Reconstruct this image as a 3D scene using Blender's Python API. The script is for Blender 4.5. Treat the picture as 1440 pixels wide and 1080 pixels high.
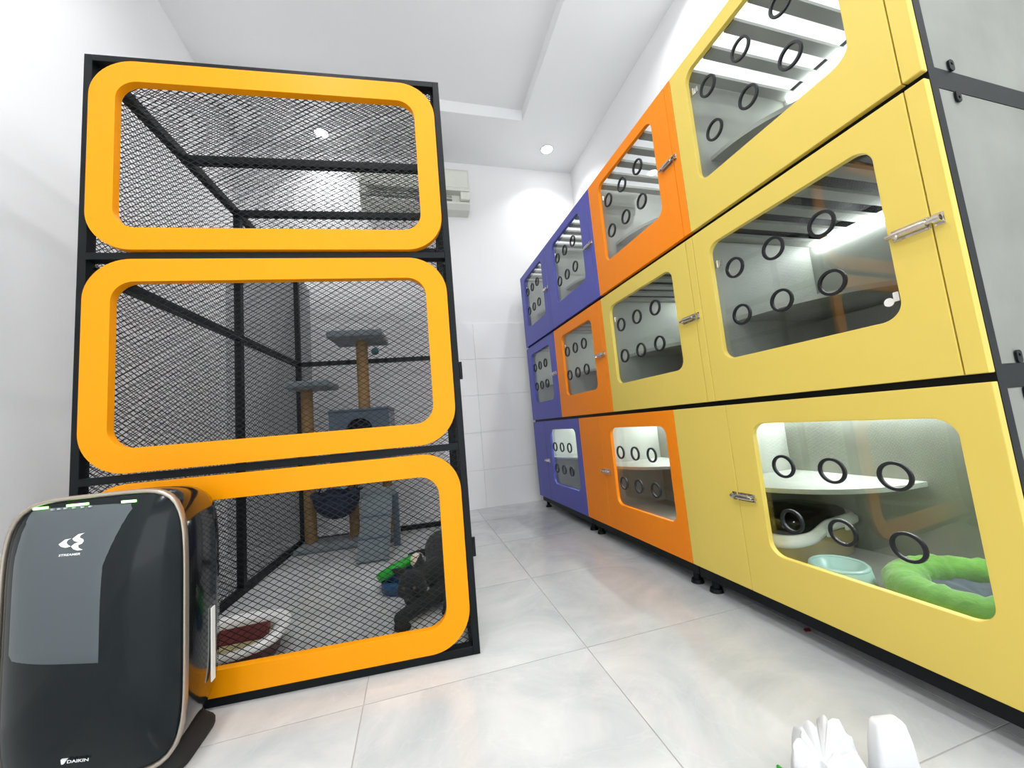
import bpy, bmesh, math, random
from mathutils import Vector, Matrix
from mathutils.geometry import tessellate_polygon

for o in list(bpy.data.objects):
    bpy.data.objects.remove(o, do_unlink=True)
scene = bpy.context.scene
C = scene.collection
random.seed(7)

# ------------------------------------------------------------------ camera
CAM = Vector((0, 0, .72))
YAW, PITCH, ROLL, FPX = .2591, .1054, -.0885, 530.62
_f = Vector((math.sin(YAW) * math.cos(PITCH), math.cos(YAW) * math.cos(PITCH), math.sin(PITCH)))
_r0 = Vector((math.cos(YAW), -math.sin(YAW), 0))
_u0 = _r0.cross(_f)
_r = _r0 * math.cos(ROLL) + _u0 * math.sin(ROLL)
_u = -_r0 * math.sin(ROLL) + _u0 * math.cos(ROLL)
cd = bpy.data.cameras.new('camera')
cd.sensor_width = 36
cd.lens = FPX / 1440 * 36
cd.clip_start = .02
camo = bpy.data.objects.new('camera', cd)
C.objects.link(camo)
M = Matrix((_r, _u, -_f)).transposed().to_4x4()
M.translation = CAM
camo.matrix_world = M
scene.camera = camo


def ray(px, py):
    return _f + _r * ((px - 720) / FPX) - _u * ((py - 540) / FPX)


# ------------------------------------------------------------------ world, exposure
wd = bpy.data.worlds.new('daylight')
scene.world = wd
wd.use_nodes = True
wd.node_tree.nodes['Background'].inputs[0].default_value = (.93, .97, 1, 1)
wd.node_tree.nodes['Background'].inputs[1].default_value = 1.9
scene.view_settings.view_transform = 'Standard'
scene.view_settings.look = 'None'
scene.view_settings.gamma = 1
scene.view_settings.use_curve_mapping = False
scene.view_settings.exposure = .62
DOWNLIGHT_W = 6.8
LED_STRENGTH = (60, 25, 10)   # bottom, middle, top row

# ------------------------------------------------------------------ room constants (metres)
LW, RW, BW, FW = -1.327, 1.744, 3.416, -3.2
CL, CH = 3.298, 3.398          # soffit level, main ceiling level
CABR = .0266                   # yaw of the kennel bank
CABX = 1.0871                  # its front plane
CAGER = -.0692                 # yaw of the cage
GO = Vector((.15996, 1.29445, 0))   # cage front right foot


def cabw(x, y, z=0):
    return Vector((x * math.cos(CABR) - y * math.sin(CABR), x * math.sin(CABR) + y * math.cos(CABR), z))


def cagew(x, d, z=0):
    return GO + Vector((x * math.cos(CAGER) - d * math.sin(CAGER), x * math.sin(CAGER) + d * math.cos(CAGER), z))


# ------------------------------------------------------------------ materials
MATS = {}


def mat(name, col, rough=.5, metal=0, var=.04, scale=6, bump=0, bscale=60, coat=0, spec=.5, rnd=0, sheen=0):
    if name in MATS:
        return MATS[name]
    m = bpy.data.materials.new(name)
    m.use_nodes = True
    nt = m.node_tree
    b = nt.nodes['Principled BSDF']
    tc = nt.nodes.new('ShaderNodeTexCoord')
    nz = nt.nodes.new('ShaderNodeTexNoise')
    nz.inputs['Scale'].default_value = scale
    nz.inputs['Detail'].default_value = 4
    nt.links.new(tc.outputs['Object'], nz.inputs['Vector'])
    rp = nt.nodes.new('ShaderNodeValToRGB')
    lo = [max(0, c * (1 - var)) for c in col]
    hi = [min(1, c * (1 + var)) for c in col]
    rp.color_ramp.elements[0].position = .3
    rp.color_ramp.elements[1].position = .7
    rp.color_ramp.elements[0].color = (*lo, 1)
    rp.color_ramp.elements[1].color = (*hi, 1)
    nt.links.new(nz.outputs['Fac'], rp.inputs['Fac'])
    nt.links.new(rp.outputs['Color'], b.inputs['Base Color'])
    b.inputs['Roughness'].default_value = rough
    b.inputs['Metallic'].default_value = metal
    b.inputs['Coat Weight'].default_value = coat
    b.inputs['Coat Roughness'].default_value = .06
    b.inputs['Specular IOR Level'].default_value = spec
    if sheen:
        b.inputs['Sheen Weight'].default_value = sheen
    if bump:
        bn = nt.nodes.new('ShaderNodeTexNoise')
        bn.inputs['Scale'].default_value = bscale
        bn.inputs['Detail'].default_value = 5
        nt.links.new(tc.outputs['Object'], bn.inputs['Vector'])
        bp = nt.nodes.new('ShaderNodeBump')
        bp.inputs['Strength'].default_value = bump
        bp.inputs['Distance'].default_value = .004
        nt.links.new(bn.outputs['Fac'], bp.inputs['Height'])
        nt.links.new(bp.outputs['Normal'], b.inputs['Normal'])
    MATS[name] = m
    return m


def emis(name, col, s):
    m = bpy.data.materials.new(name)
    m.use_nodes = True
    nt = m.node_tree
    b = nt.nodes['Principled BSDF']
    b.inputs['Base Color'].default_value = (*[c * .8 for c in col], 1)
    b.inputs['Emission Color'].default_value = (*col, 1)
    b.inputs['Emission Strength'].default_value = s
    MATS[name] = m
    return m


def glassy(name, tint, f0=.05, rough=.0, k=1.0):
    """thin clear sheet: transparent, with a Schlick mirror on top"""
    m = bpy.data.materials.new(name)
    m.use_nodes = True
    nt = m.node_tree
    nt.nodes.clear()
    out = nt.nodes.new('ShaderNodeOutputMaterial')
    mix = nt.nodes.new('ShaderNodeMixShader')
    tr = nt.nodes.new('ShaderNodeBsdfTransparent')
    gl = nt.nodes.new('ShaderNodeBsdfGlossy')
    tr.inputs[0].default_value = (*tint, 1)
    gl.inputs['Roughness'].default_value = rough
    lw = nt.nodes.new('ShaderNodeLayerWeight')
    lw.inputs['Blend'].default_value = .5
    p = nt.nodes.new('ShaderNodeMath')
    p.operation = 'POWER'
    p.inputs[1].default_value = 5
    nt.links.new(lw.outputs['Facing'], p.inputs[0])
    ma = nt.nodes.new('ShaderNodeMath')
    ma.operation = 'MULTIPLY_ADD'
    ma.inputs[1].default_value = (1 - f0) * k
    ma.inputs[2].default_value = f0
    nt.links.new(p.outputs[0], ma.inputs[0])
    nt.links.new(ma.outputs[0], mix.inputs[0])
    nt.links.new(tr.outputs[0], mix.inputs[1])
    nt.links.new(gl.outputs[0], mix.inputs[2])
    nt.links.new(mix.outputs[0], out.inputs[0])
    MATS[name] = m
    return m


def srgb(r, g, b):
    f = lambda c: (c / 255 / 12.92) if c < 10 else ((c / 255 + .055) / 1.055) ** 2.4
    return (f(r), f(g), f(b))


def marble():
    m = bpy.data.materials.new('polished_marble_tile')
    m.use_nodes = True
    nt = m.node_tree
    b = nt.nodes['Principled BSDF']
    tc = nt.nodes.new('ShaderNodeTexCoord')
    oi = nt.nodes.new('ShaderNodeObjectInfo')
    add = nt.nodes.new('ShaderNodeVectorMath')
    add.operation = 'MULTIPLY_ADD'
    cmb = nt.nodes.new('ShaderNodeCombineXYZ')
    for i in range(3):
        nt.links.new(oi.outputs['Random'], cmb.inputs[i])
    add.inputs[1].default_value = (17, 23, 9)
    nt.links.new(cmb.outputs[0], add.inputs[0])
    nt.links.new(tc.outputs['Object'], add.inputs[2])
    n1 = nt.nodes.new('ShaderNodeTexNoise')
    n1.inputs['Scale'].default_value = 2.6
    n1.inputs['Detail'].default_value = 7
    n1.inputs['Roughness'].default_value = .6
    n1.inputs['Distortion'].default_value = 1.6
    nt.links.new(add.outputs[0], n1.inputs['Vector'])
    r1 = nt.nodes.new('ShaderNodeValToRGB')
    e = r1.color_ramp.elements
    e[0].position = .3
    e[0].color = (*srgb(174, 178, 180), 1)
    e[1].position = .7
    e[1].color = (*srgb(199, 200, 199), 1)
    q = e.new(.5)
    q.color = (*srgb(188, 190, 190), 1)
    nt.links.new(n1.outputs['Fac'], r1.inputs['Fac'])
    n2 = nt.nodes.new('ShaderNodeTexNoise')
    n2.inputs['Scale'].default_value = 3.2
    n2.inputs['Detail'].default_value = 3
    n2.inputs['Distortion'].default_value = 2.5
    nt.links.new(add.outputs[0], n2.inputs['Vector'])
    r2 = nt.nodes.new('ShaderNodeValToRGB')
    e = r2.color_ramp.elements
    e[0].position = .485
    e[0].color = (0, 0, 0, 1)
    e[1].position = .515
    e[1].color = (0, 0, 0, 1)
    q = e.new(.5)
    q.color = (.13, .13, .13, 1)
    nt.links.new(n2.outputs['Fac'], r2.inputs['Fac'])
    mx = nt.nodes.new('ShaderNodeMixRGB')
    mx.inputs[2].default_value = (*srgb(212, 212, 211), 1)
    nt.links.new(r2.outputs['Color'], mx.inputs[0])
    nt.links.new(r1.outputs['Color'], mx.inputs[1])
    nt.links.new(mx.outputs[0], b.inputs['Base Color'])
    b.inputs['Roughness'].default_value = .1
    b.inputs['Specular IOR Level'].default_value = .45
    MATS['marble'] = m
    return m


PAINT = mat('white_wall_paint', (.885, .885, .895), .85, var=.012, scale=1.5)
CEILP = mat('white_ceiling_paint', (.89, .895, .90), .9, var=.01, scale=1.2)
MARBLE = marble()
GROUT = mat('floor_grout', srgb(168, 164, 158), .9, var=.05)
WTILE = mat('white_wall_tile', (.88, .88, .89), .16, var=.012, scale=2)
WGROUT = mat('wall_grout', (.72, .72, .72), .9)
STEEL = mat('black_powder_coated_steel', srgb(13, 19, 22), .45, var=.12, scale=30, bump=.05, bscale=300, spec=.18)
WIRE = mat('black_mesh_wire', srgb(13, 17, 19), .5, var=.1, spec=.3)
AMBER = mat('amber_lacquer', srgb(238, 150, 0), .42, var=.015, scale=3, spec=.2)
YELLOW = mat('pale_yellow_laminate', srgb(218, 194, 94), .45, var=.015, scale=3, spec=.3)
ORANGE = mat('orange_laminate', srgb(244, 136, 16), .45, var=.02, scale=3, spec=.25)
BLUE = mat('violet_blue_laminate', srgb(88, 91, 170), .45, var=.03, scale=3, spec=.25)
CONC = mat('concrete_look_laminate', srgb(164, 168, 160), .55, var=.13, scale=5, bump=.04, bscale=30)
CONC_SHADE = mat('concrete_laminate_shaded', srgb(132, 136, 128), .6, var=.12, scale=5, bump=.04, bscale=30)  # shaded copy of the concrete laminate; dimmer light is in the colour
SLATM = mat('grey_slat_laminate', srgb(150, 152, 146), .55, var=.08, scale=8)
BLACKB = mat('black_shade_and_base', srgb(20, 22, 24), .8)  # black of the purifier base, and painted shade under the kennel floors
RUBBER = mat('black_rubber', srgb(16, 20, 26), .45)
CHROME = mat('chrome', (.62, .60, .57), .22, metal=1, var=.06, scale=40)
PANE = glassy('clear_acrylic', (.97, .985, .98), .045)
LEDS = [emis('led_strip_%s' % n_, (.95, 1, 1), k_) for n_, k_ in zip(('low', 'mid', 'high'), LED_STRENGTH)]
LENS = emis('downlight_lens', (1, .98, .93), 14)
WHITEP = mat('white_plastic', (.78, .79, .77), .35, var=.02)

# ------------------------------------------------------------------ helpers


def tag(o, label=None, cat=None, group=None, kind=None):
    if label:
        o['label'] = label
    if cat:
        o['category'] = cat
    if group:
        o['group'] = group
    if kind:
        o['kind'] = kind
    return o


def empty(name, loc, rz=0, label=None, cat=None, group=None):
    o = bpy.data.objects.new(name, None)
    C.objects.link(o)
    o.location = loc
    o.rotation_euler = (0, 0, rz)
    o.empty_display_size = .05
    return tag(o, label, cat, group)


def obj(name, me, m, parent=None, loc=(0, 0, 0), rot=(0, 0, 0), smooth=False):
    if isinstance(me, bmesh.types.BMesh):
        bm = me
        me = bpy.data.meshes.new(name)
        bmesh.ops.recalc_face_normals(bm, faces=bm.faces)
        bm.to_mesh(me)
        bm.free()
    if m and not me.materials:
        me.materials.append(m)
    if smooth:
        for p in me.polygons:
            p.use_smooth = True
    o = bpy.data.objects.new(name, me)
    C.objects.link(o)
    o.location = loc
    o.rotation_euler = rot
    if parent:
        o.parent = parent
    return o


def box(bm, x0, x1, y0, y1, z0, z1):
    vs = [bm.verts.new((x, y, z)) for x in (x0, x1) for y in (y0, y1) for z in (z0, z1)]
    for f in ((0, 1, 3, 2), (4, 6, 7, 5), (0, 4, 5, 1), (2, 3, 7, 6), (0, 2, 6, 4), (1, 5, 7, 3)):
        bm.faces.new([vs[i] for i in f])
    return vs


def boxm(x0, x1, y0, y1, z0, z1, bev=0, seg=1):
    bm = bmesh.new()
    box(bm, x0, x1, y0, y1, z0, z1)
    if bev:
        bmesh.ops.bevel(bm, geom=bm.edges[:], offset=bev, segments=seg, affect='EDGES', profile=.5)
    return bm


def cyl(bm, p0, p1, r0, r1=None, n=16, cap=True):
    r1 = r0 if r1 is None else r1
    p0, p1 = Vector(p0), Vector(p1)
    ax = (p1 - p0).normalized()
    a = ax.orthogonal().normalized()
    b = ax.cross(a)
    A = [bm.verts.new(p0 + (a * math.cos(t) + b * math.sin(t)) * r0) for t in [2 * math.pi * i / n for i in range(n)]]
    B = [bm.verts.new(p1 + (a * math.cos(t) + b * math.sin(t)) * r1) for t in [2 * math.pi * i / n for i in range(n)]]
    for i in range(n):
        j = (i + 1) % n
        bm.faces.new((A[i], A[j], B[j], B[i]))
    if cap:
        bm.faces.new(A[::-1])
        bm.faces.new(B)


def sphere(bm, c, r, sc=(1, 1, 1), u=16, v=10):
    mt = Matrix.Translation(c) @ Matrix.Diagonal((r * sc[0], r * sc[1], r * sc[2], 1))
    bmesh.ops.create_uvsphere(bm, u_segments=u, v_segments=v, radius=1, matrix=mt)


def tube(bm, pts, rads, n=10, cap=True):
    pts = [Vector(p) for p in pts]
    if not hasattr(rads, '__len__'):
        rads = [rads] * len(pts)
    rings = []
    up = None
    for i, p in enumerate(pts):
        t = (pts[min(i + 1, len(pts) - 1)] - pts[max(i - 1, 0)]).normalized()
        if up is None:
            a = t.orthogonal().normalized()
        else:
            a = (up - t * up.dot(t)).normalized()
        up = a
        b = t.cross(a)
        rings.append([bm.verts.new(p + (a * math.cos(q) + b * math.sin(q)) * rads[i]) for q in [2 * math.pi * k / n for k in range(n)]])
    for A, B in zip(rings, rings[1:]):
        for k in range(n):
            j = (k + 1) % n
            bm.faces.new((A[k], A[j], B[j], B[k]))
    if cap:
        bm.faces.new(rings[0][::-1])
        bm.faces.new(rings[-1])


def lathe(bm, prof, c=(0, 0, 0), n=28, sx=1, sy=1, p=2, close=False):
    """profile of (r, z) turned about z; p > 2 makes a squarish superellipse plan"""
    rings = []
    for r, z in prof:
        ring = []
        for k in range(n):
            t = 2 * math.pi * k / n
            cs, sn = math.cos(t), math.sin(t)
            if p != 2:
                q = (abs(cs) ** p + abs(sn) ** p) ** (-1 / p)
                cs, sn = cs * q, sn * q
            ring.append(bm.verts.new((c[0] + r * sx * cs, c[1] + r * sy * sn, c[2] + z)))
        rings.append(ring)
    prs = list(zip(rings, rings[1:]))
    if close:
        prs.append((rings[-1], rings[0]))
    for A, B in prs:
        for k in range(n):
            j = (k + 1) % n
            bm.faces.new((A[k], A[j], B[j], B[k]))
    if not close:
        bm.faces.new(rings[0][::-1])
        bm.faces.new(rings[-1])


def rrect(y0, y1, z0, z1, r, n=8):
    out = []
    for cy, cz, a0 in ((y1 - r, z1 - r, 0), (y0 + r, z1 - r, 90), (y0 + r, z0 + r, 180), (y1 - r, z0 + r, 270)):
        for i in range(n + 1):
            a = math.radians(a0 + 90 * i / n)
            out.append((cy + r * math.cos(a), cz + r * math.sin(a)))
    return out


def circ(cy, cz, r, n=20):
    return [(cy + r * math.cos(2 * math.pi * i / n), cz + r * math.sin(2 * math.pi * i / n)) for i in range(n)]


def plate(outer, holes, t0, t1, fn):
    """2-D outline with holes turned into a slab; fn(a, b, t) gives the point"""
    bm = bmesh.new()
    loops = [outer] + holes
    tri = tessellate_polygon([[Vector((a, b, 0)) for a, b in lp] for lp in loops])
    flat = [p for lp in loops for p in lp]
    F = [bm.verts.new(fn(a, b, t0)) for a, b in flat]
    B = [bm.verts.new(fn(a, b, t1)) for a, b in flat]
    for t in tri:
        try:
            bm.faces.new([F[i] for i in t])
            bm.faces.new([B[i] for i in reversed(t)])
        except ValueError:
            pass
    k = 0
    for lp in loops:
        n = len(lp)
        for i in range(n):
            j = (i + 1) % n
            bm.faces.new((F[k + i], F[k + j], B[k + j], B[k + i]))
        k += n
    return bm


YZ = lambda a, b, t: (t, a, b)      # slab facing x
XZ = lambda a, b, t: (a, t, b)      # slab facing y
XY = lambda a, b, t: (a, b, t)      # slab facing z


def text_mesh(s, size, shear=0):
    cu = bpy.data.curves.new('lettering', 'FONT')
    cu.body = s
    cu.size = size
    cu.align_x = 'CENTER'
    cu.offset = size * .025
    cu.shear = shear
    t = bpy.data.objects.new('lettering', cu)
    me = bpy.data.meshes.new_from_object(t)
    bpy.data.objects.remove(t)
    return me


# ------------------------------------------------------------------ the room
floor = tag(obj('floor', boxm(LW, RW, FW, BW, -.06, -.0015), GROUT), kind='structure')
TX, TY, X0, Y0 = .662, .592, .483, 1.1907
g = .0016
for i in range(-4, 4):
    for j in range(-9, 6):
        a0, a1 = max(X0 + i * TX, LW), min(X0 + (i + 1) * TX, RW)
        b0, b1 = max(Y0 + j * TY, FW), min(Y0 + (j + 1) * TY, BW)
        if a1 - a0 < .02 or b1 - b0 < .02:
            continue
        w, d = (a1 - a0) / 2 - g, (b1 - b0) / 2 - g
        obj('floor_tile', boxm(-w, w, -d, d, -.009, 0), MARBLE, floor, ((a0 + a1) / 2, (b0 + b1) / 2, 0))
tag(obj('wall_left', boxm(LW - .1, LW, FW, BW + .1, -.06, CH + .1), PAINT), kind='structure')
tag(obj('wall_right', boxm(RW, RW + .1, FW, BW + .1, -.06, CH + .1), PAINT), kind='structure')
wb = tag(obj('wall_back', boxm(LW, RW, BW, BW + .1, -.06, CH + .1), PAINT), kind='structure')
tw, th = .66, .336
for r in range(5):
    for k in range(-4, 4):
        a0, a1 = max(.575 + k * tw, -.80), min(.575 + (k + 1) * tw, RW)
        if a1 - a0 < .02:
            continue
        w = (a1 - a0) / 2 - .0012
        obj('wall_tile', boxm(-w, w, -.008, 0, .0012, th - .0012), WTILE, wb, ((a0 + a1) / 2, BW, r * th))
tag(obj('trim_1', boxm(LW, -.80, 3.2, BW, 0, 2.0), mat('grey_corner_paint', (.42, .43, .45), .8, var=.02)), kind='structure')       # plain grey box in the back left corner, below cage-top height
tag(obj('wall_front', boxm(LW, RW, FW - .1, FW, 2.4, CH + .1), PAINT), kind='structure')   # lintel over the open shop front
tag(obj('ceiling', boxm(LW, RW, FW, BW, CH, CH + .1), CEILP), kind='structure')
sb = bmesh.new()
pts = [(1.048, FW), (RW, FW), (RW, BW), (LW, BW), (LW, 2.82), (1.048, 2.82)]
tag(obj('trim_2', plate(pts, [], CL, CH, XY), CEILP), kind='structure')          # dropped ceiling border

# ------------------------------------------------------------------ ceiling downlights


def downlight(x, y, z, label, spread=150, k=1.0):
    e = empty('ceiling_downlight', (x, y, z), 0, label, 'ceiling light', 'round recessed downlights')
    bm = bmesh.new()
    lathe(bm, [(.052, -.004), (.062, -.006), (.066, -.002), (.066, 0), (.052, 0)], n=28, close=True)
    obj('trim_ring', bm, WHITEP, e, smooth=True)
    bm = bmesh.new()
    lathe(bm, [(.052, 0), (.052, -.003), (.03, -.005)], n=24)
    obj('lens', bm, LENS, e)
    l = bpy.data.lights.new('downlight_lamp', 'AREA')
    l.shape = 'DISK'
    l.size = .12
    l.spread = math.radians(spread)
    l.energy = DOWNLIGHT_W * k
    l.color = (.985, .995, 1)
    lo = bpy.data.objects.new('downlight_lamp', l)
    C.objects.link(lo)
    lo.parent = e
    lo.location = (0, 0, -.012)


downlight(1.375, 3.114, CL, 'round recessed downlight in the ceiling border above the blue kennels', 115, .4)
downlight(-.618, 3.198, CL, 'round recessed downlight seen through the top mesh of the cage', 115, .6)
downlight(1.375, 1.45, CL, 'added fill downlight over the orange and yellow kennels')  # unseen lamps from this line down, added for even fill light
downlight(1.375, .1, CL, 'added fill downlight over the near end of the yellow kennels')
downlight(1.375, -1.2, CL, 'added fill downlight by the entrance on the kennel side')
downlight(-.62, 1.25, CH, 'added fill downlight above the front of the cage')
downlight(-.62, .1, CH, 'added fill downlight above the air purifier')
downlight(-.62, -1.2, CH, 'added fill downlight by the entrance on the cage side')
downlight(1.375, -2.4, CL, 'added fill downlight at the shop front on the kennel side')
downlight(-.62, -2.4, CH, 'added fill downlight at the shop front on the cage side')
downlight(.35, .9, CH, 'added fill downlight over the middle of the aisle')
downlight(.35, -.5, CH, 'added fill downlight over the aisle behind the camera')

# ------------------------------------------------------------------ kennels
D = .60
COLY = [3.1468, 2.5096, 1.8121, 1.1141, .4393]
ROWZ = [.0967, .7285, 1.3741, 2.0330]
_mc = {}


def cached(key, fn):
    if key not in _mc:
        bm = fn()
        me = bpy.data.meshes.new(key[0])
        bmesh.ops.recalc_face_normals(bm, faces=bm.faces)
        bm.to_mesh(me)
        bm.free()
        _mc[key] = me
    return _mc[key]


def ring_mesh():
    bm = bmesh.new()
    lathe(bm, [(.0270, -.002), (.0278, -.004), (.0342, -.004), (.0350, -.002), (.0350, .003), (.0342, .005), (.0278, .005), (.0270, .003)], n=28, close=True)
    bmesh.ops.rotate(bm, verts=bm.verts, cent=(0, 0, 0), matrix=Matrix.Rotation(math.pi / 2, 3, 'Y'))
    return bm


def latch_mesh():
    # barrel bolt lying along y, sticking out towards -x, bolt end at -y
    bm = bmesh.new()
    for b in (box(bm, -.002, 0, -.032, .032, -.013, .013),):
        pass
    cyl(bm, (-.009, -.030, 0), (-.009, .026, 0), .0085, n=14)
    cyl(bm, (-.009, -.046, 0), (-.009, .040, 0), .0052, n=12)
    cyl(bm, (-.009, .018, 0), (-.020, .018, -.010), .0036, n=10)
    for y in (-.027, .027):
        for z in (-.0108, .0108):
            cyl(bm, (-.004, y, z), (0, y, z), .0024, n=8)
    return bm


def keeper_mesh():
    bm = bmesh.new()
    box(bm, -.002, 0, -.008, .008, -.013, .013)
    lathe_p = [(.0062, -.006), (.0092, -.006), (.0092, .006), (.0062, .006)]
    b2 = bmesh.new()
    lathe(b2, lathe_p, n=14, close=True)
    bmesh.ops.rotate(b2, verts=b2.verts, cent=(0, 0, 0), matrix=Matrix.Rotation(math.pi / 2, 3, 'X'))
    bmesh.ops.translate(b2, verts=b2.verts, vec=(-.009, 0, 0))
    tmp = bpy.data.meshes.new('tmp')
    b2.to_mesh(tmp)
    b2.free()
    bm.from_mesh(tmp)
    bpy.data.meshes.remove(tmp)
    return bm


def hinge_mesh():
    bm = bmesh.new()
    box(bm, 0, .003, -.016, .012, -.010, .010)
    cyl(bm, (-.001, 0, -.013), (-.001, 0, .013), .0038, n=10)
    return bm


def kennel(label, y0, y1, z0, z1, cm, row, win, near_end=False):
    w, h = y1 - y0, z1 - z0
    e = empty('cat_kennel', cabw(CABX + D / 2, (y0 + y1) / 2, z0), CABR, label, 'kennel', 'stacked cat kennels along the right wall')
    L = (-D / 2, -w / 2, 0)

    def part(name, bm, m, parent=e, loc=L, smooth=False):
        return obj(name, bm, m, parent, loc, smooth=smooth)
    P = .018                                    # front panel thickness
    F0 = P + .002                               # frame starts here
    t = .024
    # steel frame
    pm = cached(('frame_post', round(h, 4)), lambda: boxm(0, t, 0, t, .0, h))
    for x in (F0, D - t):
        for y in (0.001, w - t - .001):
            obj('frame_post', pm, STEEL, e, (L[0] + x, L[1] + y, 0))
    rm = cached(('frame_rail', round(w, 4)), lambda: boxm(0, t, t, w - t, 0, t))
    for x in (F0, D - t):
        for z in (0, h - t):
            obj('frame_rail', rm, STEEL, e, (L[0] + x, L[1], z))
    cm_ = cached(('frame_crossbar', 1), lambda: boxm(F0 + t, D - t, 0, t, 0, t))
    for y in (.001, w - t - .001):
        for z in (0, h - t):
            obj('frame_crossbar', cm_, STEEL, e, (L[0], L[1] + y, z))
    # carcass
    part('floor_panel', boxm(F0 + .001, D - t, .006, w - .006, t, t + .010), CONC)
    part('underside_shade', boxm(F0 + t, D - t, t, w - t, t - .012, t - .002), BLACKB)  # added black sheet; stands for shade under the kennel floor
    part('back_panel', boxm(D - t - .012, D - t - .001, .026, w - .026, t + .0105, h - t), CONC)
    s0 = .006
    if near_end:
        part('end_shade_skin', boxm(F0 + t + .001, D - t - .001, s0 - .004, s0 - .0003, t + .0005, h - t - .0005), CONC_SHADE)  # thin added skin, darkens the outer side as if in weaker light
    part('side_panel', boxm(F0 + t + .001, D - t - .001, s0, s0 + .019, t + .0105, h - t - .0005), CONC)
    part('side_panel', boxm(F0 + t + .001, D - t - .001, w - s0 - .019, w - s0, t + .0105, h - t - .0005), CONC)
    # slatted ceiling
    sw, gap = .042, .053
    n = int((w - .06) / (sw + gap)) + 1
    off = (w - (n * sw + (n - 1) * gap)) / 2
    sm = cached(('slat', 1), lambda: boxm(F0 + t + .002, D - t - .013, 0, sw, 0, .012))
    if row > 0:
        for k in range(n):
            obj('slat', sm, SLATM, e, (L[0], L[1] + off + k * (sw + gap), h - t - .014))
    else:
        part('ceiling_panel', boxm(F0 + t + .002, D - t - .013, .026, w - .026, h - t - .014, h - t - .002), SLATM)
    # corner shelf, a quarter ellipse in the far back corner
    zs, cxs, cys = .298, D - t - .0125, w - .0255
    ax_, ay_ = .44, min(.46, w * .62)
    pl = [(cxs, cys)] + [(cxs - ax_ * math.cos(a) ** .85, cys - ay_ * math.sin(a) ** .85) for a in [math.pi / 2 * i / 18 for i in range(19)]]
    part('corner_shelf', plate(pl, [], zs, zs + .016, XY), CONC)
    # light along the back wall under the ceiling
    zl = h - t - .034
    part('led_strip', boxm(D - t - .026, D - t - .0125, .05, w - .05, zl, zl + .014), LEDS[row])
    # coloured front
    zb, zt = (.009 if row else .001), h - .009
    W0, W1, V0, V1 = win
    wr = rrect(W0, W1, V0, V1, .042)
    if row > 0:
        s = .036
        jamb = part('front_jamb', boxm(0, P, .001, s - .001, zb, zt, .0015), cm)
        d0, d1 = s + .001, w - .0015
        ly, lz, flip = s + .034, .335, 0
    else:
        s = .634
        jamb = part('front_side_panel', boxm(0, P, s + .001, w - .001, zb, zt, .0015), cm)
        d0, d1 = .001, s - .001
        ly, lz, flip = s - .034, .311, 1
    door = part('door', plate([(d0, zb), (d1, zb), (d1, zt), (d0, zt)], [wr], 0, P, YZ), cm)
    bv = door.modifiers.new('edge', 'BEVEL')
    bv.width = .0015
    bv.segments = 2
    bv.limit_method = 'ANGLE'
    # pane with six holes
    wc = (W0 + W1) / 2 + .016
    sp = .1365 * (W1 - W0) / .495 if row > 0 else .134 * (W1 - W0) / .475
    zr = {0: (.425, .265), 1: (.444, .283), 2: (.461, .294)}[row]
    ctr = [(wc + k * sp, z) for z in zr for k in (-1, 0, 1)]
    ctr = [(a + (y0 + a) * .0175, b + (z0 + b - .72) * .0175) for a, b in ctr]     # the pane sits behind the door face
    pane = plate(rrect(W0 - .012, W1 + .012, V0 - .012, V1 + .012, .03, 4), [circ(a, b, .0273) for a, b in ctr], P + .0003, P + .0018, YZ)
    obj('window_pane', pane, PANE, door)
    rg = cached(('ring', 1), ring_mesh)
    for a, b in ctr:
        obj('ring', rg, RUBBER, door, (P + .001, a, b))
    # hinges behind the pane edge, on the side away from the bolt
    hm = cached(('hinge', 1), hinge_mesh)
    if row > 0:
        obj('hinge', hm, CHROME, door, (P + .004, W1 - .012, V1 - .075))
    lm = cached(('latch', 1), latch_mesh)
    km = cached(('latch_keeper', 1), keeper_mesh)
    rz = math.pi if flip else 0
    lo = obj('latch', lm, CHROME, door, (0, ly, lz), (rz, 0, 0))
    ko = obj('latch_keeper', km, CHROME, jamb, (0, s + (.013 if flip else -.013), lz))
    if near_end:
        # angle brackets screwed to the end frame and the visible end rails
        for x in (.10, .50):
            for z, sg in ((h - t, -1), (t, 1)):
                if row == 0 and sg > 0 or row == 2 and sg < 0:
                    continue
                bm = plate(rrect(x - .009, x + .009, min(z, z + sg * .026), max(z, z + sg * .026), .007, 4), [circ(x, z + sg * .016, .0035, 10)], -.003, .0005, XZ)
                part('bracket', bm, STEEL)
    if row == 0:
        for x in (F0 + .006, D - .05):
            part('base_rail', boxm(x, x + .035, .002, w - .002, -.046, -.0005), STEEL)
        for x in (.052, D - .032):
            for y in (.05, w - .05):
                bm = bmesh.new()
                cyl(bm, (x, y, -z0 + .012), (x, y, -.0465), .014, n=14)
                cyl(bm, (x, y, -z0), (x, y, -z0 + .014), .026, .022, n=16)
                part('levelling_foot', bm, STEEL)
    return e, door


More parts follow.
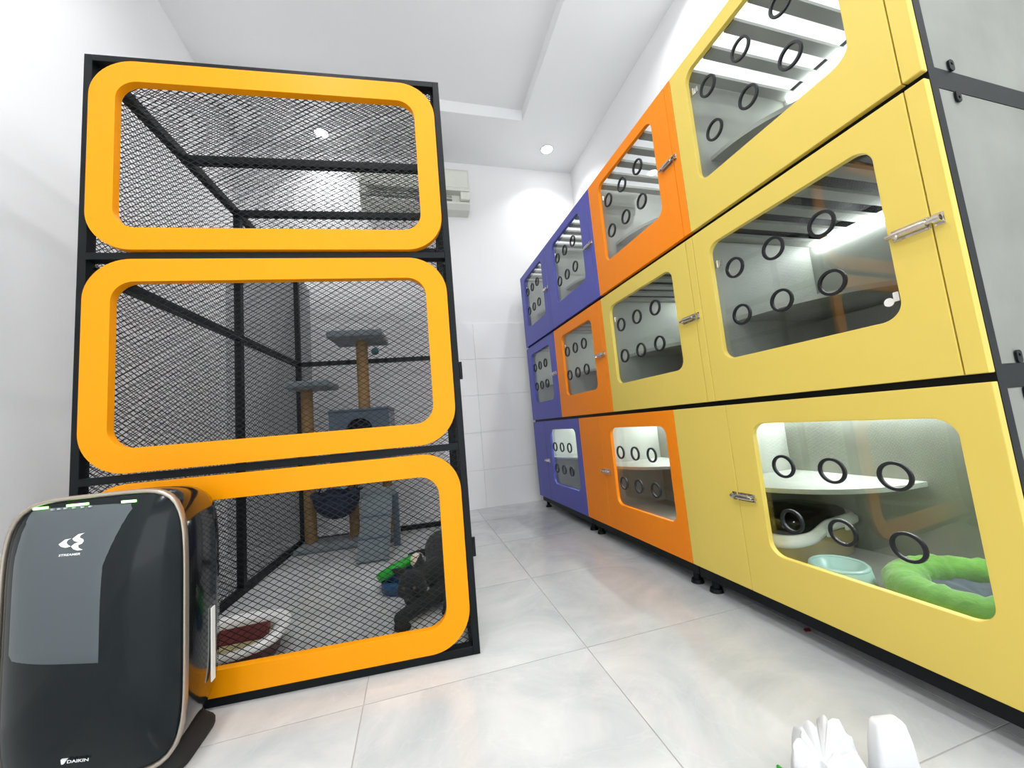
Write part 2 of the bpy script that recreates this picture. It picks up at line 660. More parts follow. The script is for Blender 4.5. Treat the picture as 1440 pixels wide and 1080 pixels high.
cols_t = [BLUE, BLUE, ORANGE, YELLOW]
cols_m = [BLUE, ORANGE, YELLOW, YELLOW]
lt = ['blue cat kennel in the top row, standing farthest back against the tiled wall',
      'blue cat kennel in the top row, right beside the orange one',
      'orange cat kennel in the top row between blue and yellow ones',
      'large yellow cat kennel in the top row, nearest the camera']
lm_ = ['blue cat kennel in the middle row beside the back wall',
       'orange cat kennel in the middle row between blue and yellow ones',
       'smaller looking yellow kennel in the middle row, next to the orange one',
       'yellow cat kennel in the middle row with a white sticker on its pane']
wins_t = [(.11, .54), (.135, .582), (.132, .598), (.113, .600)]
wins_m = [(.105, .535), (.135, .578), (.131, .624), (.110, .608)]
for c in range(4):
    a, b = COLY[c + 1], COLY[c]
    kennel(lt[c], a, b, ROWZ[2], ROWZ[3], cols_t[c], 2, (*wins_t[c], .160, .594), c == 3)
    e, d = kennel(lm_[c], a, b, ROWZ[1], ROWZ[2], cols_m[c], 1, (*wins_m[c], .149, .568), c == 3)
    if c == 3:
        st = obj('sticker', plate(circ(.140, .196, .010, 20), [], .0176, .0181, YZ), WHITEP, d)
        obj('sticker', plate(rrect(.120, .131, .194, .216, .002, 3), [], .0176, .0181, YZ), WHITEP, d)
BY = [3.1468, 2.2480, 1.3450, .4393]
lb = ['blue cat kennel in the bottom row, in the far corner on the floor',
      'orange cat kennel in the bottom row between blue and yellow ones',
      'yellow cat kennel in the bottom row holding a green cat bed']
wins_b = [(.072, .528), (.064, .530), (.062, .542)]
for c, cm in enumerate((BLUE, ORANGE, YELLOW)):
    kennel(lb[c], BY[c + 1], BY[c], ROWZ[0], ROWZ[1], cm, 0, (*wins_b[c], .145, .556), c == 2)

# ------------------------------------------------------------------ things inside the near bottom kennel
KF = ROWZ[0] + .0342      # its floor


def kpos(x, y, z=0):
    return cabw(CABX + x, y, KF + z)


# green donut bed
GREEN = mat('green_plush', srgb(112, 176, 62), .95, var=.16, scale=28, bump=.9, bscale=55, sheen=.4)
SLATE = mat('slate_blue_fleece', srgb(70, 82, 96), .95, var=.1, scale=20, bump=.4, bscale=40, sheen=.2)
bed = empty('cat_bed', kpos(.325, .665), CABR, 'round green plush donut bed with slate cushion in the bottom yellow kennel', 'pet bed')
bm = bmesh.new()
NU, NV = 72, 16
R, rr = .146, .046
ringv = []
for i in range(NU):
    t = 2 * math.pi * i / NU
    fold = 1 + .045 * math.sin(19 * t) + .04 * math.sin(31 * t + 1) + .02 * math.sin(7 * t)
    row_ = []
    for j in range(NV):
        q = 2 * math.pi * j / NV
        k = rr * (fold if math.sin(q) > -.5 else 1)
        row_.append(bm.verts.new(((R + k * math.cos(q)) * math.cos(t), (R * 1.0 + k * math.cos(q)) * math.sin(t), rr + k * 1.0 * max(math.sin(q), -.99))))
    ringv.append(row_)
for i in range(NU):
    for j in range(NV):
        bm.faces.new((ringv[i][j], ringv[(i + 1) % NU][j], ringv[(i + 1) % NU][(j + 1) % NV], ringv[i][(j + 1) % NV]))
obj('bolster', bm, GREEN, bed, smooth=True)
bm = bmesh.new()
lathe(bm, [(.09, .002), (.122, .02), (.116, .040), (.08, .050), (.04, .046), (.008, .040)], n=40)
for v in bm.verts:
    a = math.atan2(v.co.y, v.co.x)
    if v.co.z > .03:
        v.co.z += .004 * math.sin(9 * a) * math.hypot(v.co.x, v.co.y) / .1
obj('cushion', bm, SLATE, bed, smooth=True)

# mint bowl
MINT = mat('mint_plastic', srgb(192, 230, 226), .3, var=.03)
bowl = empty('pet_bowl', kpos(.205, .930), CABR, 'mint green plastic pet bowl in front of the litter box', 'bowl')
bm = bmesh.new()
lathe(bm, [(.080, 0), (.088, .004), (.077, .056), (.071, .060), (.064, .058), (.055, .032), (.040, .022), (.004, .020)], n=36)
obj('bowl_body', bm, MINT, bowl, smooth=True)
bm = bmesh.new()
lathe(bm, [(.0765, .054), (.0775, .059), (.073, .064), (.066, .062), (.0665, .057)], n=36, close=True)
obj('rim', bm, MINT, bowl, smooth=True)

# litter box with smoky lid
BEIGE = mat('beige_plastic', srgb(196, 178, 128), .4, var=.04)
SMOKE = glassy('smoky_plastic', (.42, .38, .28), .05, .05)
lb_ = empty('litter_box', kpos(.335, 1.160), CABR + .10, 'beige litter box with white rim and smoky hood under the corner shelf', 'litter box')
bm = bmesh.new()
lathe(bm, [(.86, 0), (.9, .004), (.97, .098), (.99, .106), (.95, .106), (.87, .012), (.02, .012)], n=48, sx=.212, sy=.120, p=5)
obj('tray', bm, BEIGE, lb_, smooth=True)


def rimz(x):
    s = (x / .195 + 1) / 2
    s = max(0, min(1, (s - .22) / .3))
    return .098 + .026 * s * s * (3 - 2 * s)


bm = bmesh.new()
lathe(bm, [(1.0, -.014), (1.06, -.010), (1.06, .004), (1.02, .010), (.97, .024), (.92, .026), (.93, .010), (.96, -.012)], n=72, sx=.212, sy=.120, p=5, close=True)
for v in bm.verts:
    v.co.z += rimz(v.co.x)
rim = obj('rim', bm, WHITEP, lb_, smooth=True)
for sx in (-.02, .09):
    obj('clip', boxm(sx - .012, sx + .012, -.134, -.124, rimz(sx) - .022, rimz(sx) + .006, .002), WHITEP, rim)
bm = bmesh.new()
lathe(bm, [(.93, .022), (.86, .075), (.74, .088), (.3, .092), (.02, .092)], n=60, sx=.212, sy=.120, p=5)
for v in bm.verts:
    v.co.z += rimz(v.co.x) * .8 + .02 * (-v.co.x / .2)
obj('hood', bm, SMOKE, lb_, smooth=True)

# ------------------------------------------------------------------ cage
GW, GD, GH = 1.1186, 1.758, 2.0206
cage = empty('cat_cage', cagew(-GW / 2, GD / 2, 0), CAGER, 'tall black steel and wire mesh cat cage with amber front frames', 'cage')
GL = (GW / 2, -GD / 2, 0)      # children are modelled with the front right foot as origin


def gpart(name, bm, m, parent=cage, smooth=False):
    return obj(name, bm, m, parent, GL if parent is cage else (0, 0, 0), smooth=smooth)


def wires(p0, ex, ez, w, h, px=.030, pz=.0185, t=.0018):
    """diamond mesh: two crossing families of straight flat wires clipped to a rectangle"""
    bm = bmesh.new()
    p0, ex, ez = Vector(p0), Vector(ex), Vector(ez)
    nv = ex.cross(ez)
    sl = pz / px
    for sg in (1, -1):
        c = -(w * sl) if sg > 0 else 0
        end = h if sg > 0 else h + w * sl
        while c < end:
            q = []
            for x in (0, w):
                z = c + sg * sl * x
                if -1e-9 <= z <= h + 1e-9:
                    q.append((x, z))
            for z in (0, h):
                x = (z - c) / (sg * sl)
                if 1e-9 < x < w - 1e-9:
                    q.append((x, z))
            if len(q) >= 2:
                a, b = q[0], q[-1]
                A, B = p0 + ex * a[0] + ez * a[1], p0 + ex * b[0] + ez * b[1]
                if (B - A).length > .004:
                    dr = (B - A).normalized()
                    s = dr.cross(nv) * (t * .5)
                    k = nv * (t * .35)
                    vs = [bm.verts.new(P_ + s * i + k * j) for P_ in (A, B) for i, j in ((-1, -1), (1, -1), (1, 1), (-1, 1))]
                    for i in range(4):
                        j = (i + 1) % 4
                        bm.faces.new((vs[i], vs[j], vs[4 + j], vs[4 + i]))
                    bm.faces.new(vs[0:4][::-1])
                    bm.faces.new(vs[4:8])
            c += pz
    return bm


PW = .022        # front section width
for x0 in (-GW, -PW):
    gpart('front_post', boxm(x0, x0 + PW, 0, .035, 0, GH, .001), STEEL)
RZ = [(0, .026), (.6503, .6723), (1.3276, 1.3496), (GH - PW, GH)]
for a, b in RZ:
    gpart('front_rail', boxm(-GW + PW, -PW, 0, .035, a, b, .001), STEEL)
q = .032
for x0 in (-GW, -q):
    for d0 in (.88, GD - q):
        gpart('side_post', boxm(x0, x0 + q, d0, d0 + q, 0, GH), STEEL)
    for z0 in (0, 1.285, GH - q):
        for d0, d1 in ((.035, .88), (.88 + q, GD - q)):
            gpart('side_rail', boxm(x0, x0 + q, d0, d1, z0, z0 + q), STEEL)
for z0 in (0, 1.285, GH - q):
    gpart('back_rail', boxm(-GW + q, -q, GD - q, GD, z0, z0 + q), STEEL)
for d0 in (.455, .88, 1.33):
    gpart('top_bar', boxm(-GW + q, -q, d0, d0 + q, GH - q, GH), STEEL)
for i in range(3):
    z0, z1 = RZ[i][1] + .004, RZ[i + 1][0] - .004
    xa, xb = -GW + PW + .002, -PW - .002
    fr = gpart('front_frame', plate(rrect(xa, xb, z0, z1, .125, 14), [rrect(xa + .072, xb - .072, z0 + .072, z1 - .072, .062, 12)], -.012, .014, XZ), AMBER)
    bv = fr.modifiers.new('edge', 'BEVEL')
    bv.width = .003
    bv.segments = 2
    bv.limit_method = 'ANGLE'
    ms = gpart('wire_mesh', wires((xa, .020, z0 - .002), (1, 0, 0), (0, 0, 1), xb - xa, z1 - z0 + .004), WIRE, fr)
    ms['kind'] = 'stuff'
for x0 in (-GW + .004, -.004):
    for d0, d1 in ((.035, .88), (.88 + q, GD - q)):
        for z0, z1 in ((q, 1.285), (1.285 + q, GH - q)):
            ms = gpart('wire_mesh', wires((x0, d0, z0), (0, 1, 0), (0, 0, 1), d1 - d0, z1 - z0), WIRE)
            ms['kind'] = 'stuff'
for z0, z1 in ((q, 1.285), (1.285 + q, GH - q)):
    ms = gpart('wire_mesh', wires((-GW + q, GD - .006, z0), (1, 0, 0), (0, 0, 1), GW - 2 * q, z1 - z0), WIRE)
    ms['kind'] = 'stuff'
ms = gpart('wire_mesh', wires((-GW + q, .036, GH - .006), (1, 0, 0), (0, 1, 0), GW - 2 * q, GD - q - .036), WIRE)
ms['kind'] = 'stuff'
for z in (.33, .92):
    bm = bmesh.new()
    cyl(bm, (.004, .004, z - .03), (.004, .004, z + .03), .006, n=12)
    gpart('hinge', bm, STEEL)

# ------------------------------------------------------------------ cat tree
CARPET = mat('grey_carpet', srgb(104, 114, 120), .98, var=.14, scale=40, bump=.8, bscale=120, sheen=.3)
DCARP = mat('slate_carpet', srgb(74, 88, 102), .98, var=.14, scale=40, bump=.8, bscale=120, sheen=.3)
SISAL = mat('sisal_rope', srgb(142, 112, 70), .9, var=.12, scale=30)
NAVY = mat('navy_fabric', srgb(34, 46, 66), .95, var=.15, scale=14, bump=.3, bscale=40)
TO = (-.75, 1.58)
tree = empty('cat_tree', cagew(*TO), CAGER, 'grey carpeted cat tree with sisal posts at the back of the cage', 'cat tree')
TL = (-TO[0], -TO[1], 0)


def tpart(name, bm, m, parent=tree, smooth=False):
    return obj(name, bm, m, parent, TL if parent is tree else (0, 0, 0), smooth=smooth)


def soft(x0, x1, d0, d1, z0, z1, r=.014):
    return boxm(x0, x1, d0, d1, z0, z1, r, 3)


def sisal(x, d, z0, z1, r=.040):
    bm = bmesh.new()
    prof = []
    n = int((z1 - z0) / .011)
    for i in range(n):
        a = z0 + (z1 - z0) * i / n
        b = (z1 - z0) / n
        prof += [(r - .0035, a), (r, a + b * .3), (r, a + b * .7)]
    prof.append((r - .0035, z1))
    lathe(bm, prof, (x, d, 0), n=18)
    return bm


tpart('base_board', soft(-1.07, -.44, 1.44, 1.715, 0, .035), CARPET)
tpart('sisal_post', sisal(-1.005, 1.60, .035, 1.085), SISAL, smooth=True)
tpart('perch', soft(-1.082, -.81, 1.42, 1.70, 1.085, 1.132), CARPET)
bx = tpart('cubby_house', None or soft(-.80, -.42, 1.40, 1.42 + .012, .50, .90, .004) if False else plate([(-.80, .50), (-.42, .50), (-.42, .895), (-.80, .895)], [circ(-.612, .765, .085, 28)], 1.36, 1.375, XZ), DCARP)
for nm, bm in (('side_wall', boxm(-.80, -.785, 1.375, 1.66, .50, .895)), ('side_wall', boxm(-.435, -.42, 1.375, 1.66, .50, .895)),
               ('rear_wall', boxm(-.785, -.435, 1.645, 1.66, .50, .895)), ('roof', soft(-.806, -.414, 1.353, 1.666, .895, .915, .008)),
               ('cubby_floor', boxm(-.785, -.435, 1.375, 1.645, .50, .515))):
    tpart(nm, bm, DCARP)
tpart('sisal_post', sisal(-.60, 1.50, .915, 1.40), SISAL, smooth=True)
tpart('top_perch', soft(-.795, -.435, 1.34, 1.66, 1.40, 1.45), CARPET)
tpart('support_post', sisal(-.49, 1.62, .035, .50, .034), SISAL, smooth=True)
tpart('support_post', sisal(-.73, 1.64, .035, .50, .034), SISAL, smooth=True)
bm = bmesh.new()
prof = []
for i in range(9):
    a = math.pi / 2 * i / 8
    prof.append((max(.004, .15 * math.sin(a)), .20 + .15 * (1 - math.cos(a))))
prof += [(.162, .355), (.162, .372), (.140, .372), (.12, .30), (.07, .235), (.01, .222)]
lathe(bm, prof, (-.80, 1.49, 0), n=32)
for v in bm.verts:
    a = math.atan2(v.co.y - 1.49, v.co.x + .8)
    v.co.z += .008 * math.sin(7 * a)
tpart('hammock', bm, NAVY, smooth=True)
for x, d in ((-.93, 1.52), (-.68, 1.47)):
    bm = bmesh.new()
    tube(bm, [(x, d, .365), ((x - .80) / 2 + .02 if x < -.8 else x, d, .505)], .006, 8)
    tpart('hammock_strap', bm, NAVY)
# ramp
bm = bmesh.new()
A, B = Vector((0, 1.085, .004)), Vector((0, 1.37, .345))
dr = (B - A).normalized()
nn = Vector((0, -dr.z, dr.y)) * .018
vs = [bm.verts.new(p + Vector((x, 0, 0))) for x in (-.605, -.425) for p in (A, B, B + nn, A + nn)]
for f in ((0, 1, 2, 3), (7, 6, 5, 4), (0, 4, 5, 1), (1, 5, 6, 2), (2, 6, 7, 3), (3, 7, 4, 0)):
    bm.faces.new([vs[i] for i in f])
ramp = tpart('ramp', bm, CARPET)
for s in (.3, .62):
    p = A + (B - A) * s + nn
    bm = bmesh.new()
    cyl(bm, (-.605, p.y, p.z), (-.425, p.y, p.z), .006, n=8)
    obj('tread', bm, DCARP, ramp)
bm = bmesh.new()
cyl(bm, (-.625, 1.375, .35), (-.405, 1.375, .35), .032, n=18)
tpart('ramp_roll', bm, CARPET, smooth=True)
tpart('support_leg', boxm(-.43, -.39, 1.36, 1.40, .0, .335), DCARP)
bm = bmesh.new()
sphere(bm, (-.50, 1.43, 1.31), .026)
cyl(bm, (-.50, 1.43, 1.33), (-.50, 1.43, 1.402), .002, n=6)
tpart('hanging_ball', bm, mat('teal_pompom', srgb(48, 84, 92), .95, bump=.5), smooth=True)

# ------------------------------------------------------------------ litter tray in the cage
MAROON = mat('maroon_plastic', srgb(92, 26, 24), .35, var=.06)
SAND = mat('litter_sand', srgb(168, 156, 116), .98, var=.2, scale=60, bump=1, bscale=160)
tray = empty('litter_tray', cagew(-.865, .235), CAGER + .1, 'open maroon litter tray with white rim inside the cage front', 'litter tray')
bm = bmesh.new()
lathe(bm, [(.80, 0), (.84, .004), (.97, .075), (.99, .080), (.93, .080), (.78, .010), (.02, .010)], n=48, sx=.205, sy=.165, p=2.8)
obj('base', bm, MAROON, tray, smooth=True)
bm = bmesh.new()
lathe(bm, [(.985, .070), (1.02, .072), (1.02, .084), (.97, .094), (.82, .088), (.74, .062), (.755, .058), (.84, .078), (.96, .080)], n=48, sx=.205, sy=.165, p=2.8, close=True)
obj('rim', bm, WHITEP, tray, smooth=True)
bm = bmesh.new()
lathe(bm, [(.78, .030), (.79, .058), (.5, .064), (.02, .066)], n=40, sx=.205, sy=.165, p=2.8)
obj('sand', bm, SAND, tray, smooth=True)
ip = obj('tray_slab', boxm(-.13, .15, -.010, .010, -.028, .028, .006, 2), MAROON, tray, (0, .0, .078), (-.75, 0, .03))  # tilted maroon slab across the tray

# ------------------------------------------------------------------ cat
FUR = mat('dark_grey_fur', srgb(20, 23, 24), .9, var=.3, scale=22, bump=.6, bscale=150, sheen=.08)
catloc = (-.13, .55)


def cp(x, d, z):
    return (x - catloc[0], d - catloc[1], z)


bm = bmesh.new()


def chain(pts, rads):
    """tapered limb as overlapping frusta and balls, fused by the remesher"""
    for p, r in zip(pts, rads):
        sphere(bm, p, r, u=14, v=9)
    for (p, r), (p2, r2) in zip(zip(pts, rads), zip(pts[1:], rads[1:])):
        cyl(bm, p, p2, r * .99, r2 * .99, n=14)


chain([cp(-.123, .83, .105), cp(-.118, .74, .128), cp(-.108, .60, .137), cp(-.112, .50, .120), cp(-.135, .44, .118)], [.078, .084, .084, .075, .058])
chain([cp(-.135, .44, .125), cp(-.185, .405, .125), cp(-.225, .370, .122)], [.055, .048, .046])
sphere(bm, Vector(cp(-.232, .358, .120)), 1, (.056, .054, .050), 18, 12)
sphere(bm, Vector(cp(-.205, .335, .105)), 1, (.034, .034, .032), 14, 10)
sphere(bm, Vector(cp(-.262, .340, .105)), 1, (.030, .032, .030), 14, 10)
chain([cp(-.240, .335, .095), cp(-.245, .308, .080)], [.028, .019])
for ex, ed, ez, tx, td, tz in ((-.265, .385, .150, -.318, .392, .172), (-.205, .392, .160, -.196, .408, .212)):
    cyl(bm, cp(ex, ed, ez), cp(tx, td, tz), .027, .004, n=14)
chain([cp(-.125, .44, .085), cp(-.135, .385, .050), cp(-.215, .305, .046), cp(-.272, .265, .032), cp(-.262, .243, .020)], [.046, .036, .029, .027, .021])
for k, (tx, td) in enumerate(((-.285, .240), (-.272, .229), (-.257, .225), (-.243, .232))):
    sphere(bm, Vector(cp(tx, td, .014)), .0125, u=10, v=8)
chain([cp(-.085, .46, .08), cp(-.082, .38, .036), cp(-.095, .315, .022)], [.042, .030, .024])
for k, tx in enumerate((-.113, -.101, -.089, -.078)):
    sphere(bm, Vector(cp(tx, .296, .014)), .0115, u=10, v=8)
for x in (-.085, -.160):
    sphere(bm, Vector(cp(x, .80, .078)), 1, (.042, .085, .075), 16, 10)
    chain([cp(x, .80, .03), cp(x, .72, .024), cp(x, .675, .020)], [.032, .024, .020])
chain([cp(-.125, .89, .09), cp(-.13, .98, .045), cp(-.17, 1.04, .028), cp(-.24, 1.06, .024), cp(-.30, 1.04, .022)], [.024, .022, .021, .020, .017])
for v in bm.verts:
    v.co.z = max(v.co.z, .002)
cat = obj('cat', bm, FUR, None, cagew(*catloc), (0, 0, CAGER))
rmod = cat.modifiers.new('fuse', 'REMESH')
rmod.mode = 'VOXEL'
rmod.voxel_size = .0045
rmod.use_smooth_shade = True
sm_ = cat.modifiers.new('smooth', 'SMOOTH')
sm_.iterations = 5
sm_.factor = .5
tag(cat, 'dark grey cat crouching with head down and one paw forward in the cage', 'cat')
EYE = mat('amber_eye', srgb(70, 64, 40), .1)
NOSE = mat('dark_nose', srgb(30, 22, 22), .4)
for x, d, z in ((-.262, .316, .118), (-.222, .309, .116)):
    b2 = bmesh.new()
    sphere(b2, cp(x, d, z), .0085, u=12, v=8)
    obj('eye', b2, EYE, cat, smooth=True)
b2 = bmesh.new()
sphere(b2, cp(-.247, .289, .083), .007, (1.2, .8, .8), 10, 8)
obj('nose', b2, NOSE, cat, smooth=True)

# ball track toy behind the cat
TG = mat('bright_green_plastic', srgb(24, 168, 40), .35)
TB = mat('blue_plastic', srgb(30, 76, 120), .35)
toy = empty('cat_toy', cagew(-.300, .645), CAGER, 'round green and blue track toy with a cream ball behind the cat', 'toy')
bm = bmesh.new()
lathe(bm, [(.075, 0), (.10, .004), (.10, .05), (.085, .055), (.075, .03)], n=36, close=True)
obj('lower_track', bm, TB, toy, smooth=True)
bm = bmesh.new()
lathe(bm, [(.062, .066), (.092, .066), (.096, .098), (.084, .104), (.064, .09)], n=36, close=True)
obj('upper_track', bm, TG, toy, (0, 0, .012), (-.2, -.38, 0), smooth=True)
bm = bmesh.new()
lathe(bm, [(.07, .03), (.060, .085), (.045, .10), (.02, .11), (.003, .112)], n=28)
obj('centre_column', bm, TB, toy, smooth=True)
bm = bmesh.new()
sphere(bm, (.072, -.035, .125), .034)
obj('ball', bm, mat('cream_plastic', srgb(222, 212, 188), .4), toy, smooth=True)

# ------------------------------------------------------------------ air purifier
PX, PY = -.706, 1.20
GLOSS = mat('glossy_black_plastic', srgb(8, 19, 22), .13, var=.1, scale=3, coat=0, spec=.28)
GPANEL = mat('charcoal_panel_plastic', srgb(74, 82, 86), .3, var=.04, scale=4)
TRIM = mat('champagne_trim', srgb(170, 160, 148), .3, metal=.7, var=.05)
PB = mat('black_body_plastic', srgb(14, 18, 20), .14, coat=.5)
MARK = mat('white_print', (.85, .86, .86), .5)
pur = empty('air_purifier', (PX, PY, 0), 0, 'glossy black air purifier with champagne trim in front of the cage', 'air purifier')
HW, HH, ZC = .168, .306, .340
PE = 5.5


def sup(u, v):
    return (abs(u) ** PE + abs(v) ** PE) ** (1 / PE)


def dome_y(x, z):
    u = min(1, sup(x / (HW - .006), (z - ZC) / (HH - .006)))
    return -.150 + .044 * u ** 3.2 - .012 * (1 - u ** 2) * 0


def sring(y, k, kz=None, n=72, dz=0):
    out = []
    kz = kz or k
    for i in range(n):
        t = 2 * math.pi * i / n
        c, s = math.cos(t), math.sin(t)
        c, s = math.copysign(abs(c) ** .75, c), math.copysign(abs(s) ** .75, s)
        f = 1 / sup(c, s)
        out.append((c * f * HW * k, y, ZC + dz + s * f * HH * kz))
    return out


def loft(secs, cap=(True, True), loop=False):
    bm = bmesh.new()
    rs = [[bm.verts.new(p) for p in s] for s in secs]
    pr = list(zip(rs, rs[1:])) + ([(rs[-1], rs[0])] if loop else [])
    for A_, B_ in pr:
        n = len(A_)
        for i in range(n):
            j = (i + 1) % n
            bm.faces.new((A_[i], A_[j], B_[j], B_[i]))
    if cap[0] and not loop:
        bm.faces.new(rs[0][::-1])
    if cap[1] and not loop:
        bm.faces.new(rs[-1])
    return bm


obj('body', loft([sring(-.100, .96), sring(-.09, .985), sring(-.03, .985), sring(.04, .97, .965), sring(.075, .93, .93), sring(.09, .86, .88)]), PB, pur, smooth=True)
obj('trim_ring', loft([sring(-.104, .965), sring(-.112, .985), sring(-.108, 1.0), sring(-.094, 1.0), sring(-.090, .98)], loop=True), TRIM, pur, smooth=True)
secs = []
for i in range(15):
    u = 1 - i / 14 * .985
    s = []
    for p in sring(0, u * .966):
        s.append((p[0], dome_y(p[0], p[2]) + (.002 if i == 0 else 0), p[2]))
    secs.append(s)
fp = obj('front_panel', loft(secs, (False, True)), GLOSS, pur, smooth=True)


def pf(px, py):
    """pixel to the purifier's front surface, local coordinates"""
    d = ray(px, py)
    y = -.14
    for _ in range(8):
        t = (PY + y - CAM.y) / d.y
        p = CAM + d * t
        y = dome_y(p.x - PX, p.z)
    return p.x - PX, p.z


def onfront(pts2, lift=.0012):
    n = len(pts2)
    bm = bmesh.new()
    F_ = [bm.verts.new((x, dome_y(x, z) - lift, z)) for x, z in pts2]
    B_ = [bm.verts.new((x, dome_y(x, z) + .0005, z)) for x, z in pts2]
    for t in tessellate_polygon([[Vector((x, z, 0)) for x, z in pts2]]):
        bm.faces.new([F_[i] for i in t])
    for i in range(n):
        j = (i + 1) % n
        bm.faces.new((F_[i], F_[j], B_[j], B_[i]))
    return bm


# charcoal centre panel following the dome
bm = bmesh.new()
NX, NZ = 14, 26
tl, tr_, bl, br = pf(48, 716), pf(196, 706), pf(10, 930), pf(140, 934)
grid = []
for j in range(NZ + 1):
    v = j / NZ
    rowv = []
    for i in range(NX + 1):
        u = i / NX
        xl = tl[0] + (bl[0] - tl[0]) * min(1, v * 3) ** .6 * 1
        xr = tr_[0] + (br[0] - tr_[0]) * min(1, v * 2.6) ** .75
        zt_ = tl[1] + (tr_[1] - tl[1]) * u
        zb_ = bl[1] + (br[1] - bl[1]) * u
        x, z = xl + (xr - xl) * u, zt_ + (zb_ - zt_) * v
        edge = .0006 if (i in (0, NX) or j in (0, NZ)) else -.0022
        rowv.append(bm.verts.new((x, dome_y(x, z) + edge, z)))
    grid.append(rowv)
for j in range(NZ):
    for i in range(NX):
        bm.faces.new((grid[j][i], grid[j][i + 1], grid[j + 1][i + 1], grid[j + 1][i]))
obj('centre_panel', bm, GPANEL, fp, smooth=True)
# indicator lights
GLED = emis('green_indicator', (.45, 1, .35), 1.6)
WLED = mat('grey_icon_print', srgb(150, 156, 160), .5)


def bar(x0, y0, x1, y1, hpx):
    a, b, c, d = pf(x0, y0), pf(x1, y1), pf(x1, y1 + hpx), pf(x0, y0 + hpx)
    return [a, b, c, d]


for x0, y0, x1, y1 in ((48, 714, 68, 712), (95, 709.5, 125, 706.5), (172, 704, 192, 702.5)):
    obj('indicator_light', onfront(bar(x0, y0, x1, y1, 3.2), .0034), GLED, fp)
for k, x in enumerate((73, 82, 91, 103, 115, 126)):
    obj('icon', onfront(bar(x, 715.5 - k * .9, x + 4, 715.2 - k * .9, 2.2), .0034), WLED, fp)
Zp = lambda pts_: [pf(40 + a / 9, 680 + b / 9) for a, b in pts_]
crescent = [(555, 690), (480, 705), (400, 765), (430, 795), (490, 808), (548, 790), (512, 772), (495, 745), (515, 712)]
swirl = [(725, 620), (650, 635), (572, 695), (595, 722), (650, 735), (600, 755), (555, 790), (585, 825), (640, 842), (697, 832), (645, 808), (642, 775), (690, 755), (712, 725), (705, 700), (660, 680), (675, 650)]
for nm, pp in (('emblem', crescent), ('emblem', swirl)):
    obj(nm, onfront(Zp(pp), .0036), MARK, fp)


def lettering(s, pxa, pxb, width):
    a, b = pf(*pxa), pf(*pxb)
    me = text_mesh(s, .02, .2)
    xs = [v.co.x for v in me.vertices]
    k = (b[0] - a[0]) / (max(xs) - min(xs))
    hs = width
    ys_ = [v.co.y for v in me.vertices]
    kz = hs / max(ys_)
    mnx = min(xs)
    for v in me.vertices:
        s_ = (v.co.x - mnx) * k
        x = a[0] + s_
        z = a[1] + (b[1] - a[1]) * s_ / (b[0] - a[0]) + v.co.y * kz
        v.co = (x, dome_y(x, z) - .0034, z)
    return me


obj('lettering', lettering('STREAMER', (84, 782), (114.5, 779.5), .0042), MARK, fp)
obj('lettering', lettering('DAIKIN', (96, 1071.5), (127.5, 1068), .0068), MARK, fp)
flag = [(87, 1067), (96, 1066), (91, 1073), (88, 1073.5)]
obj('emblem', onfront([pf(*p) for p in flag], .0034), MARK, fp)
# side light strip, base and feet
obj('side_strip', boxm(.1645, .1680, .008, .027, .135, .315, .001), WHITEP, pur)
bm = bmesh.new()
lathe(bm, [(.93, 0), (1, .004), (1, .018), (.9, .034), (.85, .05)], n=48, sx=.150, sy=.102, p=6)
obj('base', bm, BLACKB, pur, smooth=True)

# ------------------------------------------------------------------ air conditioner
ACW = mat('aged_white_plastic', srgb(222, 224, 214), .4, var=.03)
ACD = mat('dark_vent', srgb(40, 46, 44), .6)
ax0, ax1 = -.345, .612
acw, ach, acd = ax1 - ax0, .36, .21
ac = empty('air_conditioner', ((ax0 + ax1) / 2, BW - .001, 2.735), 0, 'old white split air conditioner high on the back wall', 'air conditioner')
prof = [(0, .0), (-.12, 0), (-.165, .035), (-.165, .055), (-.13, .06), (-.13, .135), (-.20, .14), (-.205, .16), (-.205, .33), (-.19, .355), (0, .36)]
bm = bmesh.new()
hw = acw / 2
Lv = [bm.verts.new((-hw, y, z)) for y, z in prof]
Rv = [bm.verts.new((hw, y, z)) for y, z in prof]
for i in range(len(prof)):
    j = (i + 1) % len(prof)
    bm.faces.new((Lv[i], Lv[j], Rv[j], Rv[i]))
bmesh.ops.triangle_fill(bm, edges=[e_ for e_ in bm.edges if all(v.co.x < -hw + 1e-6 for v in e_.verts)], use_beauty=True)
bmesh.ops.triangle_fill(bm, edges=[e_ for e_ in bm.edges if all(v.co.x > hw - 1e-6 for v in e_.verts)], use_beauty=True)
obj('housing', bm, ACW, ac)
obj('outlet', boxm(-hw + .09, hw - .16, -.135, -.128, .062, .132), ACD, ac)
for z in (.078, .102):
    obj('louvre', boxm(-hw + .095, hw - .165, -.172, -.134, z, z + .005), ACW, ac)
obj('end_cap', boxm(hw - .085, hw, -.200, -.130, .0605, .134, .004), ACW, ac)
obj('end_cap', boxm(-hw, -hw + .07, -.200, -.130, .0605, .134, .004), ACW, ac)
obj('front_grille', boxm(-hw + .01, hw - .01, -.210, -.204, .165, .325, .003), ACW, ac)
obj('energy_label', boxm(.0, .055, -.168, -.1645, .002 + .034, .053), mat('purple_label', srgb(110, 92, 190), .5), ac)

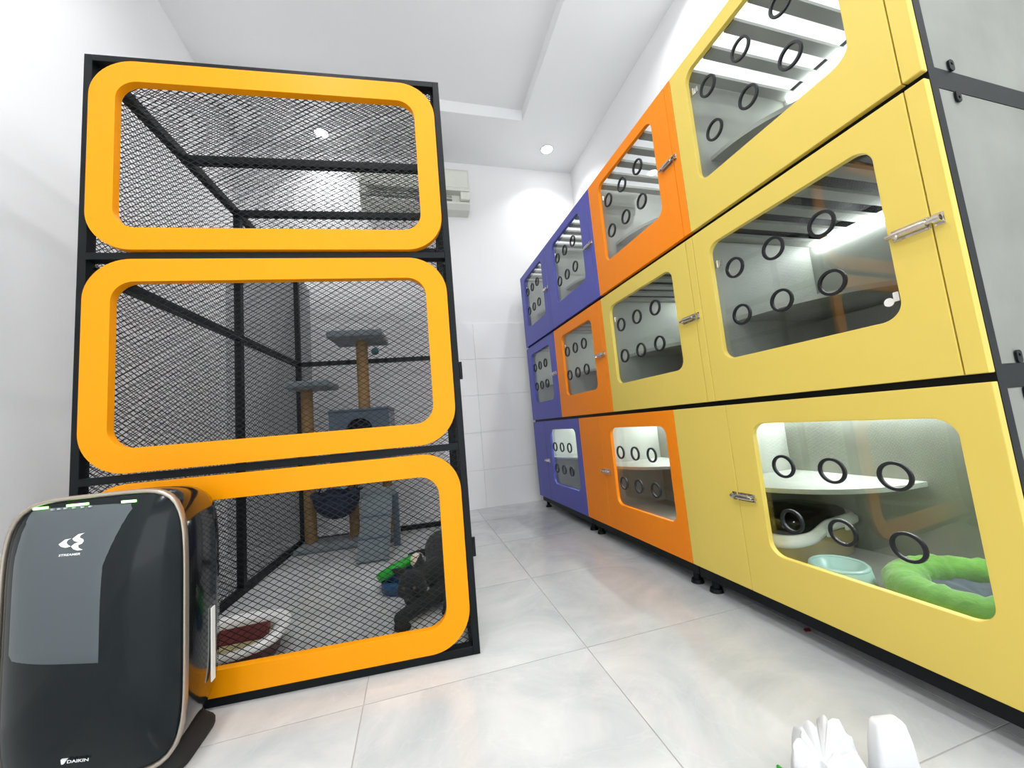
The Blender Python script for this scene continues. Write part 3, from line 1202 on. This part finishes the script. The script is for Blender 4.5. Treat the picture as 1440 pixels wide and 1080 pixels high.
# ------------------------------------------------------------------ things on the floor near the camera
BAG = mat('white_plastic_film', (.68, .69, .70), .35, var=.02, bump=.2, bscale=25)
bag = empty('plastic_bag', (.688, .60, 0), .0, 'crumpled white plastic bag lying on the floor tiles', 'bag')
bm = bmesh.new()
prof = []
n = 56
hgt = .115
rings = []
for i in range(15):
    v = i / 14
    z = hgt * v
    r = .066 * (1 - .35 * v ** 1.5)
    ring = []
    for k in range(n):
        t = 2 * math.pi * k / n
        dl = math.exp(-(((t - 3.3) / .35) ** 2))                 # drooping corner
        du = math.exp(-(((t - .3) / .55) ** 2)) + math.exp(-(((t - 2 * math.pi - .3) / .55) ** 2))   # raised corner
        f = 1 + (.06 + .12 * v) * math.sin(6 * t + 3 * v) + (.03 + .07 * v) * math.sin(13 * t + 1.3) + .04 * math.sin(19 * t - 5 * v) + .55 * dl * v - .35 * du * v
        peak = v * (.022 * du - .020 * dl + .006 * math.sin(9 * t + 1))
        ring.append(bm.verts.new((min(.070, r * f * math.cos(t)), r * .85 * f * math.sin(t), max(.001, z * .9 + peak))))
    rings.append(ring)
for A_, B_ in zip(rings, rings[1:]):
    for k in range(n):
        j = (k + 1) % n
        bm.faces.new((A_[k], A_[j], B_[j], B_[k]))
bm.faces.new(rings[0][::-1])
cv = bm.verts.new((-.012, 0, hgt * .55))
for k in range(n):
    bm.faces.new((rings[-1][k], rings[-1][(k + 1) % n], cv))
obj('bag_body', bm, BAG, bag, smooth=True)
bm = bmesh.new()
tube(bm, [(-.058, .045, .03), (-.078, .035, .050), (-.090, .012, .052), (-.094, -.02, .034), (-.090, -.05, .008)], .004, 8)
obj('drawstring', bm, TG, bag, smooth=True)

wc = empty('plastic_container', (.802, .572, 0), -.25, 'upright white translucent plastic container beside the crumpled bag', 'container')
bm = bmesh.new()
secs = [(0, .040, .018), (.004, .042, .020), (.09, .032, .016), (.118, .0265, .013), (.124, .022, .010)]
rings = []
for z, a, b in secs:
    rings.append([bm.verts.new((p[0], p[1], z)) for p in rrect(-a, a, -b, b, min(a, b) * .55, 6)])
for A_, B_ in zip(rings, rings[1:]):
    for k in range(len(A_)):
        j = (k + 1) % len(A_)
        bm.faces.new((A_[k], A_[j], B_[j], B_[k]))
bm.faces.new(rings[0][::-1])
bm.faces.new(rings[-1])
obj('container_body', bm, BAG, wc, smooth=True)

sc = obj('plastic_scrap', plate([(-.012, -.004), (.004, -.008), (.014, .002), (.002, .009), (-.008, .006)], [], .001, .004, XY), mat('dark_red_film', srgb(120, 20, 30), .4), None, (1.145, 1.0, 0))
tag(sc, 'tiny dark red scrap on the floor under the yellow kennel', 'scrap')
